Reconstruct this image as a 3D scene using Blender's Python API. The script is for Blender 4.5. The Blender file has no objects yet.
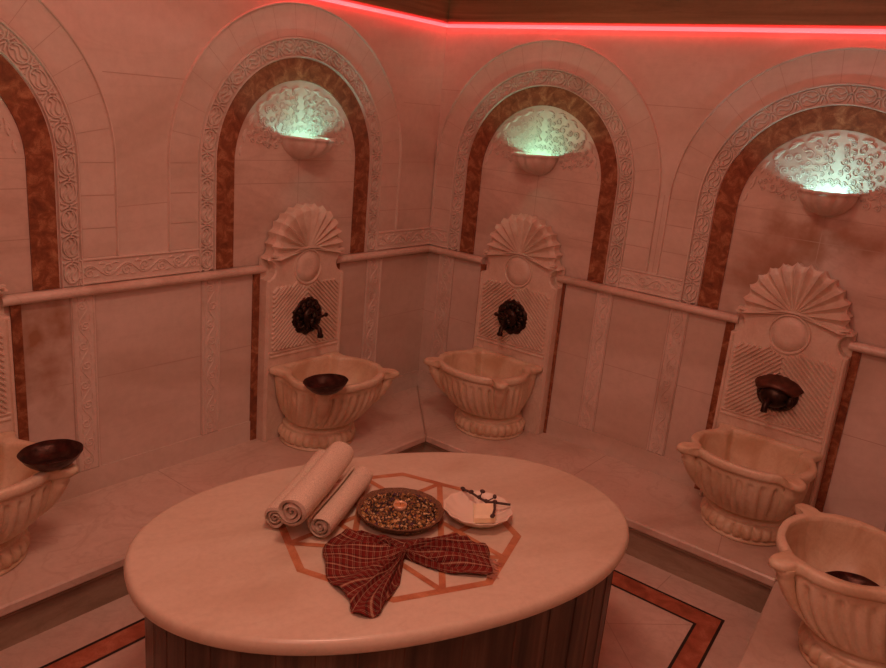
import bpy, math, random
from mathutils import Matrix, Vector, Euler
PI = math.pi
R = math.radians
random.seed(7)
scene = bpy.context.scene
COL = scene.collection

# ------------------------------------------------------------------ helpers
class MB:
    """collects geometry; build() links it as one mesh object"""
    def __init__(s): s.v = []; s.f = []; s.m = []; s.s = []; s.uv = None
    def add(s, vs, fs, mi=0, smooth=False):
        b = len(s.v); s.v += [tuple(p) for p in vs]
        for f in fs:
            s.f.append([b + i for i in f]); s.m.append(mi); s.s.append(smooth)
        return b
    def box(s, x0, x1, y0, y1, z0, z1, mi=0, bev=0.0):
        if bev <= 0:
            vs = [(x, y, z) for x in (x0, x1) for y in (y0, y1) for z in (z0, z1)]
            s.add(vs, [(0, 1, 3, 2), (4, 6, 7, 5), (0, 4, 5, 1), (2, 3, 7, 6), (0, 2, 6, 4), (1, 5, 7, 3)], mi); return
        s.prism([(x0, y0), (x1, y0), (x1, y1), (x0, y1)], z0, z1, mi, bev)
    def prism(s, poly, z0, z1, mi=0, bev=0.0, smooth=False):
        """poly CCW in xy, extruded in z with bevelled top and bottom edges"""
        n = len(poly)
        def inset(d):
            out = []
            for i in range(n):
                p, a, b = Vector(poly[i]), Vector(poly[i - 1]), Vector(poly[(i + 1) % n])
                e1 = (p - a).normalized(); e2 = (b - p).normalized()
                n1 = Vector((-e1.y, e1.x)); n2 = Vector((-e2.y, e2.x))
                k = (n1 + n2); l = max(k.length_squared, .3)
                out.append(p + k * (2 * d / l))
            return out
        rings = [(bev, z0), (0, z0 + bev), (0, z1 - bev), (bev, z1)] if bev > 0 else [(0, z0), (0, z1)]
        rr = [[(q[0], q[1], z) for q in inset(d)] for d, z in rings]
        s.loft(rr, mi, smooth, cap=True)
    def loft(s, rings, mi=0, smooth=True, closed=True, cap=False, cap0=None, cap1=None):
        n = len(rings[0]); vs = [p for r in rings for p in r]; fs = []
        for k in range(len(rings) - 1):
            for i in range(n if closed else n - 1):
                j = (i + 1) % n
                fs.append((k * n + i, k * n + j, (k + 1) * n + j, (k + 1) * n + i))
        s.add(vs, fs, mi, smooth)
        c0 = cap if cap0 is None else cap0; c1 = cap if cap1 is None else cap1
        if c0: s.add(rings[0], [list(range(n))[::-1]], mi, False)
        if c1: s.add(rings[-1], [list(range(n))], mi, False)
    def lathe(s, prof, cx=0, cy=0, n=48, mi=0, mod=None, caps=(True, True)):
        rings = []
        for r, z in prof:
            ring = []
            for i in range(n):
                a = 2 * PI * i / n
                rr = r + (mod(a, z) if mod else 0)
                ring.append((cx + rr * math.cos(a), cy + rr * math.sin(a), z))
            rings.append(ring)
        s.loft(rings, mi, True, True, False, *caps)
    def tube(s, pts, r, n=8, mi=0, cap=True):
        pts = [Vector(p) for p in pts]
        rad = r if isinstance(r, (list, tuple)) else [r] * len(pts)
        rings = []; up = None
        for i, p in enumerate(pts):
            t = (pts[min(i + 1, len(pts) - 1)] - pts[max(i - 1, 0)]).normalized()
            if up is None:
                up = Vector((0, 0, 1)) if abs(t.z) < .9 else Vector((1, 0, 0))
            a = t.cross(up)
            if a.length < 1e-5: a = t.cross(Vector((.3, .7, .1)))
            a.normalize(); b = a.cross(t).normalized(); up = b
            rings.append([p + (a * math.cos(2 * PI * k / n) + b * math.sin(2 * PI * k / n)) * rad[i] for k in range(n)])
        s.loft(rings, mi, True, True, cap)
    def ball(s, c, r, n=12, m=8, mi=0, rot=None):
        if not isinstance(r, (list, tuple)): r = (r, r, r)
        rings = []
        for k in range(m + 1):
            t = PI * k / m; ring = []
            for i in range(n):
                a = 2 * PI * i / n
                p = Vector((r[0] * math.sin(max(t, .02) if k < m else .02) * math.cos(a), r[1] * math.sin(max(t, .02) if k < m else .02) * math.sin(a), -r[2] * math.cos(t)))
                if rot is not None: p = rot @ p
                ring.append((c[0] + p.x, c[1] + p.y, c[2] + p.z))
            rings.append(ring)
        s.loft(rings, mi, True, True, True)
    def ribbon(s, pts, w, h, mapf, base=0.0, mi=0, closed=False):
        """raised carved line: pts in (u,v), mapf(u,v,n) -> xyz"""
        P = [Vector(p) for p in pts]; n = len(P); rows = []
        for i in range(n):
            a = P[i - 1] if (i > 0 or closed) else P[i]
            b = P[(i + 1) % n] if (i < n - 1 or closed) else P[i]
            t = (b - a)
            if t.length < 1e-9: t = Vector((1, 0))
            t.normalize(); q = Vector((-t.y, t.x))
            ww = w[i] if isinstance(w, (list, tuple)) else w
            for o, hh in ((-.5, base), (-.22, base + h), (.22, base + h), (.5, base)):
                c = P[i] + q * (o * ww); rows.append(mapf(c.x, c.y, hh))
        fs = []
        for i in range(n if closed else n - 1):
            j = (i + 1) % n
            for k in range(3): fs.append((i * 4 + k, j * 4 + k, j * 4 + k + 1, i * 4 + k + 1))
        if not closed:
            fs.append((0, 1, 2, 3)); e = (n - 1) * 4; fs.append((e + 3, e + 2, e + 1, e))
        s.add(rows, fs, mi, False)
    def mesh(s, name, mats):
        me = bpy.data.meshes.new(name); me.from_pydata(s.v, [], s.f)
        for m in (mats if isinstance(mats, (list, tuple)) else [mats]): me.materials.append(m)
        me.polygons.foreach_set('material_index', s.m); me.polygons.foreach_set('use_smooth', s.s)
        if s.uv:
            l = me.uv_layers.new(name='UVMap')
            for li, lp in enumerate(me.loops): l.data[li].uv = s.uv[lp.vertex_index]
        me.update(); return me
    def build(s, name, mats, parent=None, loc=None, rot=None, fix=True):
        me = s.mesh(name, mats)
        if fix:
            import bmesh
            bm = bmesh.new(); bm.from_mesh(me); bmesh.ops.recalc_face_normals(bm, faces=bm.faces); bm.to_mesh(me); bm.free()
        o = bpy.data.objects.new(name, me); COL.objects.link(o)
        if parent is not None: o.parent = parent
        if loc is not None: o.location = loc
        if rot is not None: o.rotation_euler = rot
        return o

def tag(o, label=None, cat=None, group=None, kind=None):
    if label: o['label'] = label
    if cat: o['category'] = cat
    if group: o['group'] = group
    if kind: o['kind'] = kind
    return o
def thing(name, label, cat, loc=(0, 0, 0), rz=0.0, group=None):
    o = bpy.data.objects.new(name, None); o.empty_display_size = .05; COL.objects.link(o)
    o.location = loc; o.rotation_euler = (0, 0, rz)
    return tag(o, label, cat, group)
def struct(o): o['kind'] = 'structure'; return o
def dup(o, loc, rz, label):
    def cp(src, par):
        c = src.copy(); COL.objects.link(c)
        if par is not None: c.parent = par
        for ch in [k for k in src.children]: cp(ch, c)
        return c
    r = cp(o, None); r.location = loc; r.rotation_euler = (0, 0, rz); r['label'] = label
    return r
def spline(pts, n, closed=True):
    """Catmull-Rom through pts, n samples in all"""
    m = len(pts); out = []; segs = m if closed else m - 1
    for k in range(n):
        t = k * segs / n if closed else k * segs / (n - 1)
        i = min(int(t), segs - 1); f = t - i
        g = (lambda j: Vector(pts[j % m])) if closed else (lambda j: Vector(pts[max(0, min(m - 1, j))]))
        a, b, c, d = g(i - 1), g(i), g(i + 1), g(i + 2)
        out.append(.5 * ((2 * b) + (c - a) * f + (2 * a - 5 * b + 4 * c - d) * f * f + (3 * b - 3 * c + d - a) * f ** 3))
    return out

# ------------------------------------------------------------------ materials
def new_mat(name):
    m = bpy.data.materials.new(name); m.use_nodes = True
    nt = m.node_tree; b = nt.nodes['Principled BSDF']
    return m, nt, b
def nd(nt, t, **k):
    n = nt.nodes.new(t)
    for a, v in k.items():
        if a in n.inputs: n.inputs[a].default_value = v
        else: setattr(n, a, v)
    return n
def ramp(nt, stops, inp):
    r = nt.nodes.new('ShaderNodeValToRGB'); e = r.color_ramp.elements
    while len(e) < len(stops): e.new(.5)
    for x, (p, c) in zip(e, stops): x.position = p; x.color = (*c, 1)
    nt.links.new(inp, r.inputs['Fac']); return r
def mix(nt, fac, a, b, mode='MIX'):
    m = nt.nodes.new('ShaderNodeMix'); m.data_type = 'RGBA'; m.blend_type = mode
    for s, v in ((0, fac), (6, a), (7, b)):
        if hasattr(v, 'links') or hasattr(v, 'is_linked'): nt.links.new(v, m.inputs[s])
        elif isinstance(v, (int, float)): m.inputs[s].default_value = v
        else: m.inputs[s].default_value = (*v, 1)
    return m.outputs[2]
def marble(name, base, dark, light, stretch=(1, 1, 1), scale=2.2, rough=.32, vein=.5, bump=.05, stains=(), spec=.5, coat=0.0, detail=7.0):
    m, nt, b = new_mat(name); L = nt.links.new
    tc = nd(nt, 'ShaderNodeTexCoord'); mp = nd(nt, 'ShaderNodeMapping', Scale=stretch)
    L(tc.outputs['Object'], mp.inputs['Vector'])
    n1 = nd(nt, 'ShaderNodeTexNoise', Scale=scale, Detail=detail, Roughness=.55, Distortion=1.0); L(mp.outputs[0], n1.inputs['Vector'])
    n2 = nd(nt, 'ShaderNodeTexNoise', Scale=scale * 1.7, Detail=min(5.0, detail), Roughness=.5, Distortion=2.6); L(mp.outputs[0], n2.inputs['Vector'])
    n3 = nd(nt, 'ShaderNodeTexNoise', Scale=scale * 22, Detail=4.0, Roughness=.7); L(tc.outputs['Object'], n3.inputs['Vector'])
    c1 = ramp(nt, [(.3, dark), (.5, base), (.72, light)], n1.outputs['Fac'])
    v = ramp(nt, [(.46, (0, 0, 0)), (.5, (1, 1, 1)), (.54, (0, 0, 0))], n2.outputs['Fac'])
    mv = nd(nt, 'ShaderNodeMath', operation='MULTIPLY'); L(v.outputs[0], mv.inputs[0]); mv.inputs[1].default_value = vein
    col = mix(nt, mv.outputs[0], c1.outputs[0], dark)
    sp = ramp(nt, [(.3, (.9, .9, .9)), (.6, (1, 1, 1))], n3.outputs['Fac'])
    col = mix(nt, .8, col, sp.outputs[0], 'MULTIPLY')
    for (p, rad, sc, amt) in stains:      # mineral stains with their own outline
        sx = nd(nt, 'ShaderNodeVectorMath', operation='SUBTRACT'); L(tc.outputs['Object'], sx.inputs[0]); sx.inputs[1].default_value = p
        ss = nd(nt, 'ShaderNodeVectorMath', operation='MULTIPLY'); L(sx.outputs[0], ss.inputs[0]); ss.inputs[1].default_value = rad
        ln = nd(nt, 'ShaderNodeVectorMath', operation='LENGTH'); L(ss.outputs[0], ln.inputs[0])
        nn = nd(nt, 'ShaderNodeTexNoise', Scale=9.0, Detail=4.0); L(tc.outputs['Object'], nn.inputs['Vector'])
        ad = nd(nt, 'ShaderNodeMath', operation='MULTIPLY_ADD'); L(nn.outputs['Fac'], ad.inputs[0]); ad.inputs[1].default_value = 1.1; L(ln.outputs['Value'], ad.inputs[2])
        rr = ramp(nt, [(.75, (1, 1, 1)), (1.0, (.35, .35, .35)), (1.0, (0, 0, 0))], ad.outputs[0])
        rr.color_ramp.elements[0].position = .55; rr.color_ramp.elements[1].position = .85
        mm = nd(nt, 'ShaderNodeMath', operation='MULTIPLY'); L(rr.outputs[0], mm.inputs[0]); mm.inputs[1].default_value = amt
        col = mix(nt, mm.outputs[0], col, sc)
    L(col, b.inputs['Base Color']); b.inputs['Roughness'].default_value = rough
    b.inputs['Specular IOR Level'].default_value = spec; b.inputs['Coat Weight'].default_value = coat
    bp = nd(nt, 'ShaderNodeBump', Strength=bump, Distance=.01); L(n3.outputs['Fac'], bp.inputs['Height']); L(bp.outputs[0], b.inputs['Normal'])
    return m
def plain(name, col, rough=.5, metal=0.0, nscale=0, namt=.3, bump=0.0, spec=.5):
    m, nt, b = new_mat(name)
    b.inputs['Base Color'].default_value = (*col, 1); b.inputs['Roughness'].default_value = rough
    b.inputs['Metallic'].default_value = metal; b.inputs['Specular IOR Level'].default_value = spec
    if nscale:
        tc = nd(nt, 'ShaderNodeTexCoord'); n = nd(nt, 'ShaderNodeTexNoise', Scale=nscale, Detail=4.0)
        nt.links.new(tc.outputs['Object'], n.inputs['Vector'])
        r = ramp(nt, [(.3, tuple(c * (1 - namt) for c in col)), (.7, tuple(min(1, c * (1 + namt)) for c in col))], n.outputs['Fac'])
        nt.links.new(r.outputs[0], b.inputs['Base Color'])
        if bump:
            bp = nd(nt, 'ShaderNodeBump', Strength=bump, Distance=.004)
            nt.links.new(n.outputs['Fac'], bp.inputs['Height']); nt.links.new(bp.outputs[0], b.inputs['Normal'])
    return m
def emit(name, col, st):
    m, nt, b = new_mat(name); b.inputs['Base Color'].default_value = (.8, .8, .8, 1)
    b.inputs['Emission Color'].default_value = (*col, 1); b.inputs['Emission Strength'].default_value = st
    return m

W_BASE, W_DARK, W_LIGHT = (.68, .58, .49), (.56, .45, .36), (.75, .66, .58)
STAIN = (.30, .13, .05)
M_wallR = marble('wall_marble', W_BASE, W_DARK, W_LIGHT, stretch=(.6, .6, 1.9), scale=1.15, rough=.2, vein=.14, detail=3.0,
                 stains=[((1.73, 0, .98), (6.5, 1, 5.0), STAIN, .6), ((2.02, 0, 1.09), (6.5, 1, 14.0), STAIN, .55), ((1.83, 0, 1.02), (8, 1, 6.0), STAIN, .3)])
M_wallL = marble('wall_marble_stained', W_BASE, W_DARK, W_LIGHT, stretch=(.5, .5, 2.6), scale=1.6, rough=.3, vein=.35,
                 stains=[((0, -2.08, .55), (1, 7.0, 3.6), STAIN, .75)])
M_niche = marble('niche_marble', (.66, .53, .44), (.46, .33, .25), (.74, .64, .54), stretch=(.6, 1, 1.8), scale=1.6, rough=.3, vein=.2, detail=4.0)
M_carve = marble('carved_marble', (.70, .60, .51), (.58, .47, .38), (.76, .67, .58), scale=4, rough=.4, vein=.15)
M_basin = marble('basin_marble', (.78, .65, .46), (.62, .44, .27), (.83, .73, .56), scale=5, rough=.38, vein=.25, bump=.08)
M_plate = marble('backplate_marble', (.73, .61, .49), (.58, .43, .32), (.79, .69, .58), scale=5, rough=.42, vein=.25, bump=.08)
M_bench = marble('bench_marble', (.68, .55, .45), (.52, .38, .29), (.77, .66, .56), stretch=(1, .6, 1), scale=2.4, rough=.3, vein=.35)
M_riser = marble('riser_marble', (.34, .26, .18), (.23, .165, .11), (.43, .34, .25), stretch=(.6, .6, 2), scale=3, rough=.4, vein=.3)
M_table = marble('table_marble', (.645, .545, .415), (.55, .435, .315), (.70, .61, .48), stretch=(.6, 1.5, 1), scale=2.6, rough=.28, vein=.2, bump=.02,
                 stains=[((-.04, .40, 0), (9, 9, 1), (.82, .76, .60), .5)])
M_floor = marble('floor_marble', (.66, .52, .43), (.52, .38, .30), (.74, .62, .53), scale=2.5, rough=.3, vein=.3)
M_breccia = marble('red_breccia', (.28, .10, .045), (.15, .05, .025), (.50, .25, .13), scale=24, rough=.33, vein=.6, spec=.4)
M_inlay = marble('inlay_breccia', (.50, .21, .10), (.36, .13, .06), (.62, .30, .16), scale=14, rough=.3, vein=.4)
M_border = marble('border_red_marble', (.42, .13, .07), (.28, .08, .04), (.55, .22, .13), scale=12, rough=.3, vein=.4)
M_black = plain('black_marble', (.02, .014, .012), .35)
M_grout = plain('grout', (.50, .37, .29), .9)
M_joint = plain('dark_joint', (.12, .06, .04), .9)
M_wood = marble('cornice_wood', (.27, .175, .080), (.17, .105, .045), (.36, .25, .125), stretch=(.3, .3, 6), scale=3, rough=.55, vein=.2)
M_darkbase = marble('dark_veined_marble', (.085, .05, .03), (.035, .02, .013), (.17, .11, .07), stretch=(9, 9, .35), scale=2.2, rough=.35, vein=.35)
M_bronze = plain('dark_bronze', (.035, .02, .014), .38, .75, 60, .6, .3)
M_copper = plain('aged_copper', (.11, .042, .026), .45, .5, 50, .4, .2)
M_bowl = plain('hammered_copper', (.060, .026, .019), .36, .75, 45, .45, .5)
M_towel = plain('terry_cotton', (.76, .64, .50), .95, 0, 420, .28, 1.0, .1)
M_towel_in = plain('terry_cotton_fold', (.62, .50, .40), .95, 0, 900, .25, .9, .1)
M_tray = plain('brown_wicker', (.16, .075, .035), .6, 0, 240, .5, .8)
M_dish = plain('glazed_dish', (.78, .68, .55), .25)
M_soap = plain('olive_soap', (.83, .72, .50), .5, 0, 30, .08)
M_sprig = plain('dried_sprig', (.06, .035, .03), .8, 0, 120, .5)
M_wax = plain('candle_wax', (.55, .25, .10), .4)
M_tin = plain('candle_cup', (.75, .50, .32), .35, .3)
M_led = emit('red_led', (1.0, .024, .032), 6.6)
M_bulb = emit('cool_bulb', (.75, 1.0, .85), 14)
M_ceil = plain('ceiling_plaster', (.5, .33, .25), .8)

# ------------------------------------------------------------------ camera
q = (2.6417, -3.2360, 1.4160, R(-37.6), R(16.02), R(5.209), 787.9)
yw, pt, rl = q[3], q[4], q[5]
fw = Vector((math.sin(yw) * math.cos(pt), math.cos(yw) * math.cos(pt), -math.sin(pt)))
rt = Vector((math.cos(yw), -math.sin(yw), 0)); up = rt.cross(fw)
r2 = rt * math.cos(rl) + up * math.sin(rl); u2 = -rt * math.sin(rl) + up * math.cos(rl)
cd = bpy.data.cameras.new('camera'); cam = bpy.data.objects.new('camera', cd); COL.objects.link(cam)
mw = Matrix.Identity(4)
for i in range(3):
    mw[i][0] = r2[i]; mw[i][1] = u2[i]; mw[i][2] = -fw[i]; mw[i][3] = q[i]
cam.matrix_world = mw
cd.sensor_fit = 'HORIZONTAL'; cd.sensor_width = 36; cd.lens = q[6] / 886 * 36; cd.clip_start = .02
scene.camera = cam

# ------------------------------------------------------------------ dimensions (foot of the dado panels is z = 0)
ZF = -.262; ZBN = -.095; ZRAIL = .705; ZLED = 1.80; ZTOP = 2.55
DL, DR = .485, .495
SK = R(5.95)                       # the side bench and its wall run slightly askew
YB = -3.62                        # wall behind the camera
X3 = 2.545
def x3(y): return X3 + math.tan(SK) * (-y)
ARCH_R = [.625, 1.908]; ARCH_L = [.918, 2.403]
ZC = 1.13                         # spring line of the arches
RB_I, RB_O, RC_O, RR = .333, .419, .497, .616
NICHE = .014
ROTL = R(90)                      # local x runs to the right when facing the wall, local -y comes out of it
def onwall(side, u):              # point at the foot of the wall
    return ((u, 0, 0), 0.0) if side == 'R' else ((0, -u, 0), ROTL)

# ------------------------------------------------------------------ walls
def arch_path(c, r, zbot, n=48):
    P = [(c - r, zbot + (ZC - zbot) * i / 6) for i in range(6)]
    P += [(c + r * math.cos(PI - PI * i / n), ZC + r * math.sin(PI * i / n)) for i in range(n + 1)]
    P += [(c + r, ZC - (ZC - zbot) * i / 6) for i in range(1, 7)]
    return P
def wall_face(mb, x0, x1, centres, grooves):
    """facing slab at local y=0 with arch openings; local x from x0 to x1"""
    z0, z1 = ZRAIL - .01, ZTOP
    mb.box(x0, x1, NICHE, NICHE + .15, ZF - .02, ZTOP)             # masonry behind
    mb.add([(x0, 0, ZF), (x1, 0, ZF), (x1, 0, z0), (x0, 0, z0)], [(0, 1, 2, 3)])
    edges = [x0]
    for a, b in zip(centres, centres[1:]): edges.append((a + b) / 2)
    edges.append(x1)
    rr = RC_O - .004
    for k, c in enumerate(centres):
        a, b = edges[k], edges[k + 1]
        P = arch_path(c, rr, z0); Q = []
        nl = 6
        for i, (x, z) in enumerate(P):
            if i < nl: Q.append((a, z))
            elif i >= len(P) - nl: Q.append((b, z))
            else:
                dx, dz = x - c, max(z - ZC, 1e-4)
                t = min((z1 - ZC) / dz, ((b - c) if dx > 0 else (a - c)) / dx if abs(dx) > 1e-6 else 1e9)
                Q.append((c + dx * t, ZC + dz * t if z > ZC + 1e-6 else ZC))
        # add exact corners
        n = len(P)
        vs = [(x, 0, z) for x, z in P] + [(x, 0, z) for x, z in Q]
        fs = []
        for i in range(n - 1):
            if abs(Q[i][0] - Q[i + 1][0]) > 1e-6 and abs(Q[i][1] - Q[i + 1][1]) > 1e-6:
                cx = a if (Q[i][0] <= a + 1e-6 or Q[i + 1][0] <= a + 1e-6) else b
                vs.append((cx, 0, z1)); fs.append((i, i + 1, n + i + 1, len(vs) - 1, n + i))
            else: fs.append((i, i + 1, n + i + 1, n + i))
        fs = [f for f in fs]
        mb.add(vs, fs)
        # reveal
        mb.add([(x, 0, z) for x, z in P] + [(x, NICHE, z) for x, z in P], [(i, i + 1, n + i + 1, n + i) for i in range(n - 1)])
    for (xa, za, xb, zb, w) in grooves:                             # slab joints
        d = Vector((xb - xa, zb - za)).normalized(); nx, nz = -d.y * w / 2, d.x * w / 2
        mb.add([(xa - nx, -.0006, za - nz), (xb - nx, -.0006, zb - nz), (xb + nx, -.0006, zb + nz), (xa + nx, -.0006, za + nz)], [(0, 1, 2, 3)], 1)
J = .0026
gr = []
gr += [(0, .345, .41, .345, J), (.83, .338, 1.65, .338, J), (2.13, .338, 2.6, .338, J)]
gr += [(x, 0, x, .68, J) for x in (.078, .182, 1.017, 1.105, 1.375, 1.463, 2.36, 2.45)]
gr += [(1.2665, .80, 1.2665, 1.14, J), (0, 1.50, .16, 1.50, J), (1.10, 1.50, 1.42, 1.50, J)]
mbR = MB(); wall_face(mbR, 0, 2.9, ARCH_R, gr)
struct(mbR.build('wall_right', [M_wallR, M_grout], fix=False))
gl = []
def gL(u0, z0, u1, z1): gl.append((-u0, z0, -u1, z1, J))
gL(2.12, .352, 1.15, .352); gL(.66, .352, 0, .352)
for u in (1.945, 1.853, 1.413, 1.322, .472, .36): gL(u, 0, u, .68)
gL(1.76, .975, 1.56, .985); gL(1.80, 1.43, 1.48, 1.43); gL(.30, 1.138, 0, 1.138); gL(.30, .90, 0, .90); gL(.28, 1.42, 0, 1.42)
mbL = MB(); wall_face(mbL, YB, 0, [-c for c in ARCH_L][::-1], gl)
# the left wall is modelled in its own frame, so its stains are given in that frame
M_wallL_ok = marble('wall_marble_left', W_BASE, W_DARK, W_LIGHT, stretch=(.6, .6, 1.9), scale=1.15, rough=.2, vein=.14, detail=3.0,
                    stains=[((-2.06, 0, .56), (2.2, 0, 1.4), STAIN, .85)])
bpy.data.materials.remove(M_wallL)
struct(mbL.build('wall_left', [M_wallL_ok, M_grout], rot=(0, 0, ROTL), fix=False))
m = MB(); m.box(0, 3.9, 0, .12, ZF - .02, ZTOP)
struct(m.build('wall_side', M_wallR, loc=(X3, 0, 0), rot=(0, 0, -R(90) + SK)))
m = MB(); m.box(-.2, x3(YB) + .15, YB - .15, YB, ZF - .02, ZTOP)
struct(m.build('wall_back', M_wallR))
m = MB(); m.box(-.2, x3(YB) + .15, YB - .15, .2, ZTOP, ZTOP + .1)
struct(m.build('ceiling', M_ceil))

# floor with its red and black border
m = MB(); m.box(-.02, x3(YB), YB, .02, ZF - .05, ZF)
def strip(mb, pts, w, z, mi, closed=False):
    P = [Vector(p) for p in pts]; n = len(P); rows = []
    for i in range(n):
        a = P[i - 1] if (i > 0 or closed) else None; b = P[(i + 1) % n] if (i < n - 1 or closed) else None
        ns = []
        if a is not None: d = (P[i] - a).normalized(); ns.append(Vector((-d.y, d.x)))
        if b is not None: d = (b - P[i]).normalized(); ns.append(Vector((-d.y, d.x)))
        k = sum(ns, Vector((0, 0))); k = k * (len(ns) / k.length_squared) if len(ns) > 1 else k
        rows += [(*(P[i] - k * w / 2), z), (*(P[i] + k * w / 2), z)]
    mb.add(rows, [(2 * i, 2 * i + 1, 2 * ((i + 1) % n) + 1, 2 * ((i + 1) % n)) for i in range(n if closed else n - 1)], mi)
sn = math.tan(SK)
for pts in ([(1.47, -.72), (2.02, -1.217)], [(1.694, -.963), (1.942, -.721)], [(1.694, -.963), (1.1, -1.54)],
            [(.70, -1.60), (1.0, -1.87)], [(.71, -2.60), (1.2, -2.13)], [(2.02, -1.217), (1.5, -1.72)], [(2.05, -1.80), (1.6, -1.4)]):
    strip(m, pts, .003, ZF + .0006, 1)
for y in (-1.0, -1.9, -2.8): strip(m, [(.47, y), (.61, y)], .003, ZF + .0006, 1)
for x in (.95, 1.75): strip(m, [(x, -.48), (x, -.619)], .003, ZF + .0006, 1)
struct(m.build('floor', [M_floor, M_grout], fix=False))
m = MB()
bq = [(.611, -.619), (2.008, -.619), (2.008 + sn * 2.3, -2.93), (.611, -2.93)]
bi = [(.692, -.714), (1.940, -.714), (1.940 + sn * 2.13, -2.845), (.692, -2.845)]
bm_ = [((a[0] + b[0]) / 2, (a[1] + b[1]) / 2) for a, b in zip(bq, bi)]
strip(m, bm_, .084, ZF + .0010, 0, True)
strip(m, bq, .010, ZF + .0014, 1, True); strip(m, bi, .010, ZF + .0014, 1, True)
struct(m.build('trim_1', [M_border, M_black], fix=False))

# ------------------------------------------------------------------ wall trim: rails, red strips, carved pilasters, frieze
tn = [1]
def trim(mb, mats, side='W', loc=None, rot=None):
    tn[0] += 1
    return struct(mb.build('trim_%d' % tn[0], mats, loc=loc, rot=rot))
def rail(x0, x1):
    mb = MB(); prof = [(0, .672), (-.022, .672), (-.034, .678), (-.039, .689), (-.034, .700), (-.022, .706), (0, .706)]
    mb.loft([[(x, y, z) for y, z in prof] for x in (x0, x1)], 0, True, True, True); return mb
HW = .222

for a, b in ((0.0, .625 - HW - .025), (.619 + HW - .02, 1.887 - HW + .012), (1.887 + HW - .012, 2.62)): trim(rail(a, b), M_bench)
for a, b in ((-.906 + HW - .02, 0), (-2.388 + HW - .012, -.906 - HW + .012), (YB, -2.388 - HW + .012)): trim(rail(a, b), M_bench, rot=(0, 0, ROTL))
def redstrip(x0, x1):
    mb = MB(); mb.box(x0, x1, -.010, 0, ZBN, .672); return mb
for a, b in ((.360, .392), (.818, .854), (1.625, 1.660), (2.108, 2.140)): trim(redstrip(a, b), M_breccia)
for a, b in ((-.700, -.66), (-1.160, -1.112), (-2.145, -2.112), (-2.64, -2.60)): trim(redstrip(a, b), M_breccia, rot=(0, 0, ROTL))

def vine(mb, L, w, mapf, h=.003, base=.0, unit=.075, mi=0):
    """running scroll relief along 0..L, centred across w"""
    n = max(1, round(L / unit)); U = L / n
    pts = []
    for i in range(n * 8 + 1):
        t = i / 8; pts.append((t * U, .26 * w * math.sin(PI * t)))
    mb.ribbon(pts, .007, h, mapf, base, mi)
    for k in range(n):
        sgn = 1 if k % 2 == 0 else -1; cx = (k + .5) * U; sp = []
        for j in range(12):
            a = j / 11 * 1.5 * 2 * PI; r = .026 * (1 - j / 13) * (w / .085)
            sp.append((cx + r * math.cos(a + .6), -sgn * (.08 * w) + sgn * r * math.sin(a + .6)))
        mb.ribbon(sp, .006, h, mapf, base, mi)
        for d in (-1, 1):
            lx = cx + d * U * .38; ly = sgn * -.30 * w
            mb.ribbon([(lx - .012, ly), (lx, ly + .004), (lx + .012, ly)], [.001, .011, .001], h, mapf, base, mi)
def pilaster(xc, z0, z1, w):
    mb = MB(); mb.box(xc - w / 2, xc + w / 2, -.004, 0, z0, z1)
    f = lambda u, v, n: (xc + v, -n, z0 + u)
    for sx in (-1, 1): mb.ribbon([(0, sx * (w / 2 - .006)), (z1 - z0, sx * (w / 2 - .006))], .009, .006, f, .004)
    vine(mb, z1 - z0, w - .02, f, .0035, .004); return mb
for x, w in ((.130, .1), (1.062, .083), (1.42, .084), (2.405, .085)): trim(pilaster(x, 0, .672, w), M_carve)
for u, w in ((1.899, .088), (1.367, .088), (.416, .107)): trim(pilaster(-u, 0, .672, w), M_carve, rot=(0, 0, ROTL))
def frieze(x0, x1):
    mb = MB(); z0, z1 = .706, .802; mb.box(x0, x1, -.004, 0, z0, z1)
    f = lambda u, v, n: (x0 + u, -n, (z0 + z1) / 2 + v)
    for s_ in (-1, 1): mb.ribbon([(0, s_ * .042), (x1 - x0, s_ * .042)], .008, .006, f, .004)
    vine(mb, x1 - x0, .075, f, .0045, .004); return mb
trim(frieze(.625 + RC_O, 1.908 - RC_O), M_carve); trim(frieze(0, .625 - RC_O), M_carve)
trim(frieze(-2.403 + RC_O, -.918 - RC_O), M_carve, rot=(0, 0, ROTL)); trim(frieze(-.918 + RC_O, 0), M_carve, rot=(0, 0, ROTL))

def skirting(x0, x1):
    mb = MB(); mb.box(x0, x1, -.006, 0, ZBN, -.002, 0); return mb
for nm, spans, rot in (('baseboard_right', ((0, .40), (.855, 1.66), (2.135, X3)), None), ('baseboard_left', ((YB, -2.62), (-2.145, -1.16), (-.66, 0)), (0, 0, ROTL))):
    for sp_ in spans: struct(skirting(*sp_).build(nm, M_wallR, rot=rot))
# wooden cornice above the light strip
def cornice(x0, x1):
    mb = MB()
    mb.box(x0, x1, -.022, 0, ZLED + .018, ZLED + .034, 0); mb.box(x0, x1, -.012, 0, ZLED + .034, ZTOP); mb.box(x0, x1, -.03, 0, ZLED + .15, ZLED + .175)
    return mb
trim(cornice(0, 2.62), M_wood); trim(cornice(YB, 0), M_wood, rot=(0, 0, ROTL))
trim(cornice(0, 3.62), M_wood, loc=(X3, 0, 0), rot=(0, 0, -R(90) + SK))

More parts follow.
